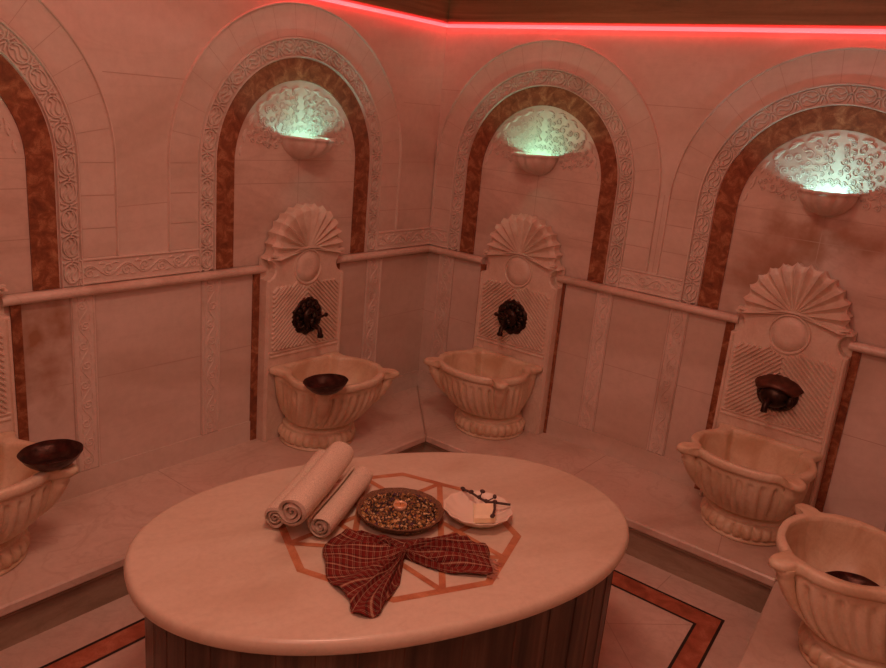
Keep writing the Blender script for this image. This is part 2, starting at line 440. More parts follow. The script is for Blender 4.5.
def led(name, label, p0, p1, rad=.0085):
    mb = MB(); mb.tube([p0, p1], rad, 10)
    return tag(mb.build(name, M_led), label, 'light strip', 'red light strips under the cornice')
led('led_strip', 'glowing red light strip under the brown cornice of the left wall', (.018, YB + .02, ZLED), (.018, -.016, ZLED))
led('led_strip', 'glowing red light strip under the brown cornice of the right wall', (.018, -.018, ZLED), (2.585, -.018, ZLED))
led('led_strip', 'red light strip along the side wall beyond the right edge', (x3(-.03) - .02, -.03, ZLED), (x3(YB) - .02, YB + .02, ZLED))
led('led_strip', 'red light strip along the wall behind the viewer', (.05, YB + .018, ZLED), (x3(YB) - .06, YB + .018, ZLED))

# ------------------------------------------------------------------ arches
def band(mb, r0, r1, n0, n1, zbot=.706, mi=0, seg=64):
    """arch-shaped band between radii r0,r1; front at y=-n1, sides back to y=-n0"""
    A = arch_path(0, r0, zbot, seg); B = arch_path(0, r1, zbot, seg)
    prof = [[(a[0], -n0, a[1]), (a[0], -n1, a[1]), (b[0], -n1, b[1]), (b[0], -n0, b[1])] for a, b in zip(A, B)]
    mb.loft(prof, mi, False, True, True)
def arch_map(Rm, zbot=.706):
    leg = ZC - zbot
    def f(s, t, n):
        r = Rm + t
        if s < leg: return (-r, -n, zbot + s)
        s2 = s - leg
        if s2 < PI * Rm: a = PI - s2 / Rm; return (r * math.cos(a), -n, ZC + r * math.sin(a))
        return (r, -n, ZC - (s2 - PI * Rm))
    return f, 2 * leg + PI * Rm
def make_arch(label, loc, rz, RR, RB_I=RB_I, RB_O=RB_O, RC_O=RC_O):
    t = thing('wall_arch', label, 'arch', loc, rz, 'round marble arches on the walls')
    # niche back panel
    mb = MB(); P = arch_path(0, RB_I + .01, .0, 48)
    P2 = [(x, z) for x, z in P]; mb.add([(x, NICHE - .004, z) for x, z in P2], [list(range(len(P2)))])
    def g(xa, za, xb, zb, w=.003):
        d = Vector((xb - xa, zb - za)).normalized(); nx, nz = -d.y * w / 2, d.x * w / 2; y = NICHE - .0046
        mb.add([(xa - nx, y, za - nz), (xb - nx, y, zb - nz), (xb + nx, y, zb + nz), (xa + nx, y, za + nz)], [(0, 1, 2, 3)], 1)
    g(-.34, 1.045, .34, 1.045); g(0.0, .9, 0.0, 1.16); g(-.34, 1.14, .34, 1.14, .002); g(.2, .88, .34, .88)
    npn = mb.build('niche_panel', [M_niche, M_grout], t, fix=False)
    mb = MB(); band(mb, RB_I, RB_O, -NICHE, -.002)
    mb.build('red_stone_band', M_breccia, t)
    # carved band
    mb = MB(); band(mb, RB_O, RC_O, -.012, -.004)
    f, L = arch_map((RB_O + RC_O) / 2)
    for tt, w, h in ((-.0360, .006, .014), (.0345, .010, .016)):
        mb.ribbon([(L * i / 120, tt) for i in range(121)], w, h, f, -.004)
    n = round(L / .094); U = L / n; hh = .0095
    for k in range(n):
        c = (k + .5) * U
        ring = [(c + .034 * math.cos(2 * PI * i / 16), .026 * math.sin(2 * PI * i / 16)) for i in range(16)]
        mb.ribbon(ring, .0075, hh, f, -.004, closed=True)
        for o in (-.0085, .0085):
            mb.ribbon([(c - .027 + .054 * i / 8, o + .0075 * math.sin(2 * PI * i / 8)) for i in range(9)], .008, hh, f, -.004)
        e = k * U
        mb.ribbon([(e - .012, -.029), (e, 0), (e - .012, .029)], .0085, hh, f, -.004)
        mb.ribbon([(e + .012, -.029), (e, 0), (e + .012, .029)], .0085, hh, f, -.004)
        mb.ribbon([(e - .011, 0), (e, .006), (e + .011, 0)], [.002, .013, .002], hh + .002, f, -.004)
    mb.build('carved_band', M_carve, t)
    # ring of plain wedge stones
    mb = MB()
    def blk(pa, pb, zz=None):
        vs = []
        for (x, z) in pa + pb[::-1]: vs.append((x, -.002, z))
        mb.add(vs, [list(range(len(vs)))])
    K = 17
    for k in range(K):
        a0, a1 = PI * k / K + .0016, PI * (k + 1) / K - .0016
        A = [(RC_O * math.cos(a0 + (a1 - a0) * i / 5), ZC + RC_O * math.sin(a0 + (a1 - a0) * i / 5)) for i in range(6)]
        B = [(RR * math.cos(a0 + (a1 - a0) * i / 5), ZC + RR * math.sin(a0 + (a1 - a0) * i / 5)) for i in range(6)]
        blk(A, B)
    for s_ in (-1, 1):
        for z0, z1 in ((1.0195, 1.1285), (.9055, 1.0165), (.803, .9025)):
            blk([(s_ * RC_O, z0), (s_ * RC_O, z1)], [(s_ * (RR - .002), z0), (s_ * (RR - .002), z1)])
    band(mb, RC_O, RR, -.01, .0009, .803, 1)
    wr = mb.build('wedge_stone_ring', [M_wallR, M_grout], t, fix=False)
    mb = MB(); fo, Lo = arch_map(RR, .803)
    mb.ribbon([(Lo * i / 120, 0) for i in range(121)], .009, .012, fo, 0)
    mb.build('outer_moulding', M_carve, wr)
    # arabesque relief in the lunette
    mb = MB(); fm = lambda x, z, n: (x, NICHE - .004 - n, z)
    HB = .0; W = .0075; H = .0065
    def rb(pts, w=W):
        for sx in (1, -1): mb.ribbon([(sx * x, ZC + z) for x, z in pts], w, H, fm, HB)
    def spiral(cx, cz, r, a0, turns, sg=1, n=16):
        return [(cx + r * (1 - .8 * i / n) * math.cos(a0 + sg * 2 * PI * turns * i / n), cz + r * (1 - .8 * i / n) * math.sin(a0 + sg * 2 * PI * turns * i / n)) for i in range(n + 1)]
    for a in (14, 27, 40, 53, 66, 79):                                  # leaves around the rim
        for d, rr in ((-5, .312), (5, .306)):
            th = R(a + d); c = Vector((rr * math.cos(th), rr * math.sin(th))); tdir = Vector((-math.sin(th), math.cos(th) + .22 * (1 if d > 0 else -1))).normalized()
            pts = [c + tdir * k for k in (-.02, -.007, .007, .02)]
            rb([(p.x, p.y) for p in pts], [.001, .014, .014, .001])
    rnd = random.Random(3); placed = []
    for _ in range(2600):
        rr = rnd.uniform(.13, .295); th = R(rnd.uniform(20, 89)); x, z = rr * math.cos(th), rr * math.sin(th); rad = rnd.choice((.021, .017, .0135, .011))
        if x < rad * .75 or rr + rad > .30 or z - rad < .045 or rr - rad < .115: continue
        if any((x - a) ** 2 + (z - b) ** 2 < ((rad + c) * .90) ** 2 for a, b, c in placed): continue
        placed.append((x, z, rad)); rb(spiral(x, z, rad, rnd.uniform(0, 6.3), 1.25, rnd.choice((1, -1)), 10), .0062)
        rb([(x - .006, z), (x, z + .003), (x + .006, z)], [.002, .011, .002])
    sc = []
    for k in range(5):                                              # scalloped lower outline
        for i in range(6):
            tt = i / 5; x = .035 * (k + tt) + .0; z = .128 - .0019 * (k + tt) ** 2 * 1.0 + .014 * math.sin(PI * tt)
            sc.append((x, z))
    rb(sc, .008)
    mb.build('lunette_carving', M_carve, npn)
    return t
arch0 = make_arch('round arch on the right wall nearest the room corner, above the middle basin', (.625, 0, 0), 0, RR)
a2_ = dup(arch0, (1.908, 0, 0), 0, 'round arch at the right edge of the photo with brown stains in its niche')
M_niche_st = marble('niche_marble_stained', (.66, .53, .44), (.46, .33, .25), (.74, .64, .54), stretch=(.6, 1, 1.8), scale=1.6, rough=.3, vein=.2, detail=4.0,
                    stains=[((-.20, 0, .92), (2.4, 0, 1.7), STAIN, .55), ((.07, 0, 1.085), (1.7, 0, 6.5), STAIN, .65), ((-.06, 0, 1.02), (1.6, 0, 2.6), STAIN, .4), ((.0, 0, .985), (5, 0, 4.0), STAIN, .6)])
for ch in a2_.children:
    if ch.name.startswith('niche_panel'):
        ch.data = ch.data.copy(); ch.data.materials[0] = M_niche_st
arch1 = make_arch( 'round arch on the left wall above the basin carrying a dark bowl', (0, -.918, 0), ROTL, .638, .340, .428, .513)
dup(arch1, (0, -2.403, 0), ROTL, 'round arch cut off by the left edge of the photo, its lamp out of view')

# ------------------------------------------------------------------ shell sconces
ZS = 1.245
def make_sconce(label, loc, rz):
    t = thing('shell_sconce', label, 'wall lamp', loc, rz, 'shell shaped wall lamps')
    mb = MB(); yb = NICHE - .004; rings = []
    N = 40; RW, RD, H = .106, .186, .098
    def ring(k, zz, inn=0.0):
        out = []
        for i in range(N + 1):
            a = PI * i / N; fl = 1 - .16 * (1 - abs(math.sin(6.5 * a)) ** .6) * min(1, 3 * k)
            out.append(((RW * k * fl - inn) * math.cos(a), yb - max((RD * k * fl - inn), .0) * math.sin(a), zz))
        return out
    for j in range(11):
        tt = j / 10; k = .10 + .88 * math.sin(tt * PI / 2) ** .8
        rings.append(ring(k, ZS - H + (H - .012) * tt ** 1.25))
    rings += [ring(1.03, ZS - .010), ring(1.03, ZS)]
    inner = [ring(1.0, ZS - .001, .012)] + [ring(.10 + .88 * math.cos(j / 6 * PI / 2) ** .8, ZS - .001 - (H - .03) * math.sin(j / 6 * PI / 2), .012) for j in range(1, 7)]
    mb.loft(rings + inner, 0, True, False)
    mb.add(rings[0], [list(range(N + 1))])
    bw = mb.build('bowl', M_carve, t)
    mb = MB(); mb.ball((.0, yb - .075, ZS - .056), .009, 12, 8)
    mb.build('bulb', M_bulb, t)
    return t
sc0 = make_sconce('shell shaped wall lamp on the right wall nearest the room corner', (.625, 0, 0), 0)
dup(sc0, (1.908, 0, 0), 0, 'shell shaped wall lamp at the right edge, brown stain under its bowl')
dup(sc0, (0, -.918, 0), ROTL, 'shell shaped wall lamp on the left wall, leftmost of the three lit')
dup(sc0, (0, -2.403, 0), ROTL, 'shell shaped wall lamp beyond the left edge of the photo')
def lamp(p, col, e):
    ld = bpy.data.lights.new('sconce_light', 'POINT'); ld.energy = e; ld.color = col; ld.shadow_soft_size = .018
    o = bpy.data.objects.new('sconce_light', ld); COL.objects.link(o); o.location = p
SE = 2.8
zl = ZS - .031; nl_ = -(NICHE - .049)
LN = .138
lamp((.625, -LN, zl), (.25, 1.0, .72), SE); lamp((1.908, -LN, zl), (.36, 1.0, 1.0), SE * 1.1)
lamp((LN, -.918, zl), (.27, 1.0, .84), SE); lamp((LN, -2.403, zl), (.40, 1.0, .75), SE * .6)

# ------------------------------------------------------------------ carved backplates behind the basins
BD = .06
def make_backplate(label, loc, rz):
    t = thing('carved_backplate', label, 'backplate', loc, rz, 'carved marble backplates behind the basins')
    # slab outline (x,z) CCW seen from the front
    out = [(HW, ZBN + .001), (HW, .645)]
    for i in range(9): a = -PI / 2 - PI * i / 8; out.append((HW + .045 * math.cos(a) * 1.0, .69 + .045 * math.sin(a)))
    out += [(.207, .745)]
    NS = 13
    for i in range(NS * 6 + 1):
        a = R(-4) + R(188) * i / (NS * 6); r = .184 + .014 * (1 - abs(math.sin(NS * PI * (i / (NS * 6)))))
        out.append((r * math.cos(a),   .762 + r * math.sin(a)))
    out += [(-.207, .745)]
    for i in range(9): a = PI / 2 + 0 - PI * i / 8; out.append((-HW + .045 * math.cos(a), .69 + .045 * math.sin(a)))
    out += [(-HW, .645), (-HW, ZBN + .001)]
    mb = MB(); n = len(out)
    for (y, b0) in ((0, 0),):
        ring0 = [(x, 0.0, z) for x, z in out]; ring1 = [(x, -BD + .006, z) for x, z in out]
        cx, cz = 0, .5
        ring2 = [(x - math.copysign(min(.006, abs(x)), x), -BD, z - (.004 if z > .6 else 0)) for x, z in out]
        mb.loft([ring0, ring1, ring2], 0, False, True, False, True, True)
    # quarter discs behind the side notches
    for s_ in (-1, 1):
        P = [(s_ * HW, .642)] + [(s_ * (HW - .05 * math.cos(-PI / 2 + PI * i / 10)), .69 + .05 * math.sin(-PI / 2 + PI * i / 10)) for i in range(11)] + [(s_ * HW, .738)]
        mb.loft([[(x, 0, z) for x, z in P], [(x, -.012, z) for x, z in P]], 0, False, True, False, False, True)
    sl = mb.build('slab', M_plate, t)
    # scallop shell
    mb = MB(); NA, NR = 156, 9; rows = []
    for j in range(NR + 1):
        tt = j / NR; row = []
        for i in range(NA + 1):
            u = i / NA; a = R(-6) + R(192) * u
            ph = 1 - abs(math.sin(NS * PI * u)) ** .9; r = (.187 + .016 * ph) * tt
            hh = .004 + .034 * (tt ** .8) * (ph ** .9)
            if j == NR: hh = -.004
            dip = .05 * math.cos(a) ** 2 * (1 if abs(math.cos(a)) > .0 else 0) * tt ** 2 * (1 if math.sin(a) < .35 else 0) * (0.35 - math.sin(a)) / .45
            row.append((r * math.cos(a), -BD - hh,   .766 + r * math.sin(a) - dip * .25))
        rows.append(row)
    mb.loft(rows, 0, False, False); sh = mb.build('scallop_shell', M_plate, t)
    mb = MB(); f = lambda u, v, nn: (u, -BD - nn, v)
    for s_ in (-1, 1):                                              # moulding under the shell
        P = spline([(0, .775), (s_ * .05, .772), (s_ * .11, .755), (s_ * .17, .747), (s_ * .207, .752)], 16, False)
        mb.ribbon([(p.x, p.y) for p in P], .014, .016, f)
    mb.build('shell_moulding', M_plate, sh)
    mb = MB()
    mb.ribbon([(.076 * math.cos(2 * PI * i / 40), .688 + .076 * math.sin(2 * PI * i / 40)) for i in range(40)], .011, .010, f, 0, closed=True)
    mb.loft([[(r * math.cos(2 * PI * i / 40), -BD - h, .688 + r * math.sin(2 * PI * i / 40)) for i in range(40)] for r, h in ((.068, -.001), (.067, .004), (.03, .0045), (.001, .0045))], 0, True)
    mb.build('medallion', M_plate, sl)
    # chevron ribs
    mb = MB(); c = .68; xm = HW - .032; zb = .328
    slope = .92
    while c > zb - 0.0:
        x0, x1 = 0.004, min(xm, (c - zb) / slope)
        def clear(x): return (x * x + (c - slope * x - .688) ** 2) > .086 ** 2 and (c - slope * x) < .645
        pts = [x0 + (x1 - x0) * i / 40 for i in range(41)]
        ok = [x for x in pts if clear(x)]
        if x1 > .012 and len(ok) > 3:
            for s_ in (-1, 1):
                mb.ribbon([(s_ * ok[0], c - slope * ok[0]), (s_ * ok[-1], c - slope * ok[-1])], .0125, .010, f)
        c -= .0205
    c = .68 + .0205
    while c < .86:
        ok = [x for x in [xm * i / 60 for i in range(61)] if (x * x + (c - slope * x - .688) ** 2) > .086 ** 2 and c - slope * x < .615 and c - slope * x > zb]
        if len(ok) > 3:
            for s_ in (-1, 1): mb.ribbon([(s_ * ok[0], c - slope * ok[0]), (s_ * ok[-1], c - slope * ok[-1])], .0125, .010, f)
        c += .0205
    mb.build('chevron_panel', M_plate, sl)
    mb = MB()
    for z, w in ((.318, .008), (.300, .012)): mb.ribbon([(-xm - .01, z), (xm + .01, z)], w, .006, f)
    for s_ in (-1, 1): mb.ribbon([(s_ * (HW - .010), ZBN + .002), (s_ * (HW - .010), .64)], .016, .008, f)
    mb.build('panel_frame', M_plate, sl)
    return t
bp0 = make_backplate('carved shell-topped backplate behind the middle basin, right of the room corner', (.619, 0, 0), 0)
dup(bp0, (1.887, 0, 0), 0, 'carved shell-topped backplate with a hooded dark tap, at the right of the photo')
dup(bp0, (0, -.906, 0), ROTL, 'carved shell-topped backplate on the left wall behind the basin carrying a dark bowl')
dup(bp0, (0, -2.388, 0), ROTL, 'carved backplate at the left edge of the photo, mostly out of frame')

# ------------------------------------------------------------------ taps
def lion_tap(label, loc, rz, flip=1):
    t = thing('lion_tap', label, 'tap', loc, rz, 'dark bronze lion head taps'); t.scale = (1.42, 1.15, 1.40)
    mb = MB(); N = 56
    rings = [[(r * (1 + .10 * abs(math.sin(5 * a + .3)) * (r > .03)) * math.cos(a), -h, r * (1 + .10 * abs(math.sin(5 * a + .3)) * (r > .03)) * math.sin(a)) for a in [2 * PI * i / N for i in range(N)]]
             for r, h in ((.056, 0), (.057, .005), (.052, .010), (.036, .012), (.004, .014))]
    mb.loft(rings, 0, True, True, False, False, True)
    for k in range(12):                                              # mane curls
        a = 2 * PI * k / 12; mb.ball((.043 * math.cos(a), -.014, .043 * math.sin(a)), (.011, .010, .011), 10, 6)
        mb.tube([(.028 * math.cos(a + .26), -.016, .028 * math.sin(a + .26)), (.040 * math.cos(a + .3), -.024, .040 * math.sin(a + .3)), (.050 * math.cos(a + .2), -.016, .050 * math.sin(a + .2))], [.004, .006, .003], 6)
    mn = mb.build('mane', M_bronze, t)
    mb = MB(); mb.ball((0, -.020, 0), (.031, .022, .034), 18, 12)     # mask
    mb.ball((0, -.040, -.010), (.016, .014, .013), 12, 8); mb.ball((0, -.042, .004), (.007, .012, .014), 10, 6)
    for s_ in (-1, 1):
        mb.ball((s_ * .012, -.037, .011), (.0065, .005, .005), 8, 6); mb.ball((s_ * .025, -.022, .028), (.009, .007, .010), 8, 6)
        mb.ball((s_ * .010, -.047, -.013), (.009, .008, .007), 8, 6); mb.tube([(s_ * .004, -.040, .016), (s_ * .013, -.042, .018), (s_ * .021, -.036, .012)], .0035, 6)
    mb.build('lion_mask', M_bronze, mn)
    mb = MB(); mb.tube([(0, -.035, -.022), (0, -.058, -.024), (0, -.078, -.030), (0, -.084, -.048)], [.010, .009, .008, .008], 12)
    mb.tube([(0, -.084, -.046), (0, -.0845, -.056)], .0105, 12)
    sp = mb.build('spout', M_bronze, t)
    mb = MB(); mb.tube([(0, -.060, -.022), (0, -.062, .004)], .005, 8); mb.tube([(flip * -.004, -.062, .004), (flip * .030, -.066, .010)], .0045, 8); mb.ball((flip * .034, -.066, .011), .0075, 10, 6)
    mb.build('handle', M_bronze, sp)
    mb = MB(); mb.lathe([(.060, 0), (.061, .004), (.055, .006)], n=40); o = mb.build('wall_disc', M_copper, t, (0, 0, .003), (R(90), 0, 0))
    return t
lt = lion_tap('dark bronze lion head tap over the left wall basin with a bowl', (BD + .004, -.906, .462), ROTL, 1)
lt2 = lion_tap('dark bronze lion head tap above the middle basin near the room corner', (.619, -BD - .004, .458), 0, -1)
def hooded_tap(label, loc, rz):
    t = thing('hooded_tap', label, 'tap', loc, rz); t.scale = (1.22, 1.15, 1.2)
    mb = MB(); rows = []
    for j in range(9):                                               # scooped hood
        u = j / 8; row = []
        for i in range(17):
            a = PI * i / 16; w = .078 * (1 - .18 * u); d = .055 * math.sin(min(1, u * 1.05) * PI / 2) + .004
            row.append((w * math.cos(a) + .006, -d * (.35 + .65 * math.sin(a)), .040 + .018 * math.sin(a) * (1 - u) - .014 * u - .020 * abs(math.cos(a)) ** 2))
        rows.append(row)
    mb.loft(rows, 0, True, False)
    rows2 = [[(x * .93, y * .9 + .001, z - .007) for x, y, z in r_] for r_ in rows]
    mb.loft(rows2, 0, True, False); mb.loft([rows[-1], rows2[-1]], 0, True, False); mb.loft([rows[0], rows2[0]], 0, True, False)
    mb.build('hood', M_copper, t)
    mb = MB(); N = 40
    mb.loft([[(r * 1.12 * math.cos(2 * PI * i / N) + .008, -h, r * math.sin(2 * PI * i / N) - .006) for i in range(N)] for r, h in ((.058, 0), (.058, .012), (.050, .020), (.03, .024), (.003, .026))], 0, True, True, False, False, True)
    for k in range(10):
        a = 2 * PI * k / 10; mb.ball((.046 * math.cos(a) + .008, -.020, .042 * math.sin(a) - .008), (.013, .012, .012), 10, 6)
    mb.build('rosette', M_bronze, t)
    mb = MB(); mb.ball((.006, -.036, -.010), (.046, .030, .036), 16, 12); mb.tube([(.0, -.04, -.02), (-.004, -.066, -.026), (-.006, -.078, -.036), (-.006, -.080, -.056)], [.015, .012, .010, .0105], 12)
    mb.build('spout', M_bronze, t)
    mb = MB(); mb.tube([(.03, -.03, -.01), (.052, -.045, -.012)], .006, 8); mb.ball((.058, -.048, -.014), (.011, .009, .016), 10, 8)
    mb.build('handle', M_bronze, t); return t
hooded_tap('dark hooded tap with a brown cap on the rightmost backplate', (1.885, -BD - .004, .452), 0)

# ------------------------------------------------------------------ basins
ZB = .258
def make_basin(label, loc, rz):
    t = thing('marble_basin', label, 'basin', loc, rz, 'fluted marble wash basins on the benches')
    half = [(.0, 0), (.10, 0), (.20, .0), (.196, .035), (.190, .075), (.208, .12), (.226, .17), (.232, .215), (.226, .262), (.209, .296), (.206, .314),
            (.223, .328), (.236, .348), (.232, .378), (.209, .389), (.184, .378), (.165, .360), (.150, .359), (.12, .378), (.065, .396)]
    outl = half + [(0, .402)] + [(-x, y) for x, y in half[:0:-1]]
    N = 200
    O = spline(outl, N); O = [(p.x, -p.y) for p in O]
    hin = [(.0, .032), (.075, .032), (.128, .034), (.136, .058), (.140, .085), (.168, .112), (.194, .155), (.200, .205), (.190, .258), (.176, .290), (.168, .300),
           (.160, .310), (.152, .320), (.146, .326), (.138, .334), (.128, .340), (.118, .346), (.105, .353), (.08, .363), (.045, .374)]
    inl = hin + [(0, .377)] + [(-x, y) for x, y in hin[:0:-1]]
    I = spline(inl, N); I = [(p.x, -p.y) for p in I]
    hb = [(.0, .004), (.09, .004), (.17, .006), (.182, .035), (.183, .075), (.197, .12), (.211, .17), (.216, .215), (.211, .258), (.202, .285), (.197, .297),
          (.190, .310), (.182, .322), (.174, .331), (.164, .340), (.152, .348), (.140, .354), (.122, .362), (.09, .373), (.05, .382)]
    bl = hb + [(0, .385)] + [(-x, y) for x, y in hb[:0:-1]]
    B = spline(bl, N); B = [(p.x, -p.y) for p in B]
    def lerp(P, Q, k): return [(a[0] + (b[0] - a[0]) * k, a[1] + (b[1] - a[1]) * k) for a, b in zip(P, Q)]
    mb = MB()
    O2 = lerp(O, I, .10); I2 = lerp(I, O, .15); O3 = lerp(O, B, .45)
    mb.loft([[(x, y, ZB - .034) for x, y in B], [(x, y, ZB - .034) for x, y in O3], [(x, y, ZB - .024) for x, y in O], [(x, y, ZB - .008) for x, y in O], [(x, y, ZB - .001) for x, y in O2],
             [(x, y, ZB) for x, y in lerp(O, I, .3)], [(x, y, ZB) for x, y in I2], [(x, y, ZB - .004) for x, y in lerp(I, O, .04)], [(x, y, ZB - .018) for x, y in I]], 0, True)
    mb.build('rim', M_basin, t)
    # fluted body and hollow
    mb = MB(); cx, cy = 0, -.19
    rings = []
    ang = [math.atan2(y - cy, x - cx) for x, y in B]
    K = 30; NZ = 20; Z0 = .012; Z1 = ZB - .034
    fy = -.105                                                       # centre of the neck and foot
    def neck(a):
        x, y = .142 * math.cos(a), fy + .142 * math.sin(a); return x, min(y, -.004)
    def body_pt(i, u):
        k = math.sin(min(1.0, .06 + u * .98) * PI / 2) ** .72 if u > 0 else 0
        px, py = neck(ang[i]); x, y = B[i]
        return px + (x - px) * k, py + (y - py) * k, Z0 + (Z1 - Z0) * u
    for j in range(NZ + 1):
        u = j / NZ
        amp = .026 * max(0, min(1, (u - .03) / .15)) * max(0, min(1, (.90 - u) / .05))
        ring = []
        for i, a in enumerate(ang):
            qx, qy, z = body_pt(i, u)
            r = math.hypot(qx - cx, qy - cy); g = amp * (abs(math.sin(K / 2 * a)) ** .5 - .92)
            if qy > -.03: g = 0
            ring.append((cx + (qx - cx) * (r + g) / r, min(cy + (qy - cy) * (r + g) / r, -.002), z))
        rings.append(ring)
    mb.loft(rings, 0, True)
    inner = []
    for j in range(10):
        u = j / 9; k = 1 - .55 * u ** 2.2 if j < 9 else .02
        z = ZB - .016 - .175 * math.sin(u * PI / 2) if j < 9 else ZB - .192
        inner.append([(cx + (x - cx) * k, cy + (y - cy) * k, z) for x, y in I])
    mb.loft(inner, 0, True, True, False, False, True)
    bw = mb.build('bowl', M_basin, t)
    for s_ in (-1, 1):                                               # carved lug running down the bowl under each ear
        mb = MB(); ia = min(range(N), key=lambda i: (B[i][0] - s_ * .178) ** 2 + (B[i][1] + .327) ** 2)
        dx, dy = B[ia][0] - cx, B[ia][1] - cy; dl = math.hypot(dx, dy); dx, dy = dx / dl, dy / dl
        secs = []
        for u, r, o in ((1.06, .034, .026), (.99, .034, .026), (.93, .026, .020), (.88, .029, .019), (.78, .027, .013), (.62, .023, .008), (.45, .018, .003), (.30, .011, -.002), (.22, .004, -.005)):
            bx, by, z = body_pt(ia, u); secs.append([(bx + dx * o + r * math.cos(a), by + dy * o + r * math.sin(a) * .9, z) for a in [2 * PI * i / 18 for i in range(18)]])
        mb.loft(secs, 0, True, True, True)
        mb.build('ear_lug', M_basin, bw)
    mb = MB(); n = 240; h0 = ZBN + .001
    prof = [(.166, 0), (.170, .004), (.166, .011), (.158, .014), (.170, .020), (.176, .032), (.177, .048), (.170, .062), (.160, .070), (.154, .073), (.158, .079), (.155, .087), (.146, .092), (.140, .100), (.139, .112)]
    rings = []
    for r, z in prof:
        ring = []
        for i in range(n):
            a = 2 * PI * i / n; g = .020 * (abs(math.sin(14 * a)) ** .4 - .94) if .017 < z < .066 else 0
            ring.append(((r + g) * math.cos(a), min(fy + (r + g) * math.sin(a), -.002), h0 + z))
        rings.append(ring)
    mb.loft(rings, 0, True, True, True)
    mb.build('foot', M_basin, t)
    return t
b0 = make_basin('fluted basin right of the room corner, under the middle shell backplate, empty', (.619, -BD - .002, 0), 0)
dup(b0, (1.899, -BD - .002, 0), 0, 'fluted basin under the hooded tap, on the right wall bench')
dup(b0, (BD + .002, -.906, 0), ROTL, 'fluted basin on the left bench with a dark bowl on its front rim')
dup(b0, (BD + .002, -2.388, 0), ROTL, 'fluted basin at the left edge of the photo with a dark bowl on its rim')
dirx = Vector((math.cos(SK), math.sin(SK), 0))                      # into the side wall
b5p = Vector((2.186, -.803, 0)) + dirx * .372
dup(b0, b5p, -R(90) + SK, 'large near basin at the lower right corner with a dark bowl inside')

# ------------------------------------------------------------------ copper bowls
def make_bowl(label, loc, rot, group='hammered copper bath bowls'):
    t = thing('copper_bowl', label, 'bowl', loc, 0, group); t.rotation_euler = rot
    mb = MB(); n = 48
    mod = lambda a, z: .0008 * math.sin(9 * a + z * 300)
    mb.lathe([(.048, .0), (.052, .002), (.066, .012), (.080, .027), (.090, .042), (.092, .045), (.090, .0455), (.078, .029), (.064, .015), (.048, .006), (.02, .005), (.001, .0065)], 0, 0, n, 0, mod)
    bd = mb.build('body', M_bowl, t)
    mb = MB(); mb.lathe([(.020, .0052), (.018, .0085), (.010, .0095), (.001, .0115)], 0, 0, 24); mb.build('centre_boss', M_bowl, t)
    return t
cb = make_bowl('dark copper bowl on the front rim of the left wall basin', (.436, -1.118, ZB + .002), (R(3), R(-4), 0))
c2 = dup(cb, (.392, -2.212, ZB + .002), 0, 'dark copper bowl on the rim of the basin at the left edge'); c2.rotation_euler = (R(2), R(-2), 0)
c3 = dup(cb, (2.385, -.765, ZB - .174), 0, 'dark copper bowl lying inside the near basin at lower right'); c3.rotation_euler = (R(3), R(-5), 0)

# ------------------------------------------------------------------ benches
def bench(label):
    t = thing('marble_bench', label, 'bench', (0, 0, ZF), 0, 'low marble benches around the room')
    return t
OV = .028
yE = -3.45
def joint(mb, pts, w=.003): strip(mb, pts, w, ZBN + .0006 - ZF, 1)
ZS0, ZS1 = ZBN - .036, ZBN
def seat(poly, t, joints):
    mb = MB(); mb.prism(poly, ZS0 - ZF, ZS1 - ZF, 0, .006)
    import bmesh
    for j in joints: joint(mb, *j)
    mb.build('seat_slab', [M_bench, M_grout], t, fix=False)
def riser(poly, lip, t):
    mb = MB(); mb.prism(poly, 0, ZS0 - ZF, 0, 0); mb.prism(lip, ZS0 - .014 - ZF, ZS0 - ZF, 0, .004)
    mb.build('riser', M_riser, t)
# left
t = bench('low marble bench along the left wall')
seat([(.0, yE), (DL, yE), (DL, -DR - .0015), (.0, -.0015)], t, [([(.0, -.0015), (DL, -DR)], .004), ([(.0005, -1.62), (DL - .004, -1.62)],), ([(.0005, -2.85), (DL - .004, -2.85)],)])
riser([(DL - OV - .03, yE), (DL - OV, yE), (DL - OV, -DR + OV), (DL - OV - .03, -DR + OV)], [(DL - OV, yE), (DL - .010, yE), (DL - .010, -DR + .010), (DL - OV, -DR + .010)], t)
# right
t = bench('low marble bench along the right wall, running behind the table')
P3 = (2.121, -DR)
seat([(.0015, 0), (DL + .0015, -DR), (P3[0] - .0015, P3[1]), (X3 - .0015, 0)], t, [([(1.19, -.01), (1.195, -DR + .004)],), ([(1.86, -.30), (1.906, -DR + .004)],)])
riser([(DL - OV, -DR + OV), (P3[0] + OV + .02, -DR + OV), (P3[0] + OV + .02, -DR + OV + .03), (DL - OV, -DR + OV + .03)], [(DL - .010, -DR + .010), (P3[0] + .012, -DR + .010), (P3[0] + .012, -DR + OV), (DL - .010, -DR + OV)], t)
# side
t = bench('low marble bench at the lower right under the near basin')
sx = lambda x, y: x + math.tan(SK) * (-y - DR)
seat([(P3[0] + .0015, P3[1] - .001), (sx(P3[0], yE), yE), (x3(yE) - .003, yE), (X3 + .0015, -.0015)], t, [([P3, (X3, -.002)], .004), ([(sx(2.123, -1.09), -1.09), (2.58, -1.05)],)])
riser([(P3[0] + OV, -DR + .001), (sx(P3[0] + OV, yE), yE), (sx(P3[0] + OV + .03, yE), yE), (P3[0] + OV + .03, -DR + .001)], [(P3[0] + .012, -DR - .001), (sx(P3[0] + .012, yE), yE), (sx(P3[0] + OV, yE), yE), (P3[0] + OV, -DR - .001)], t)

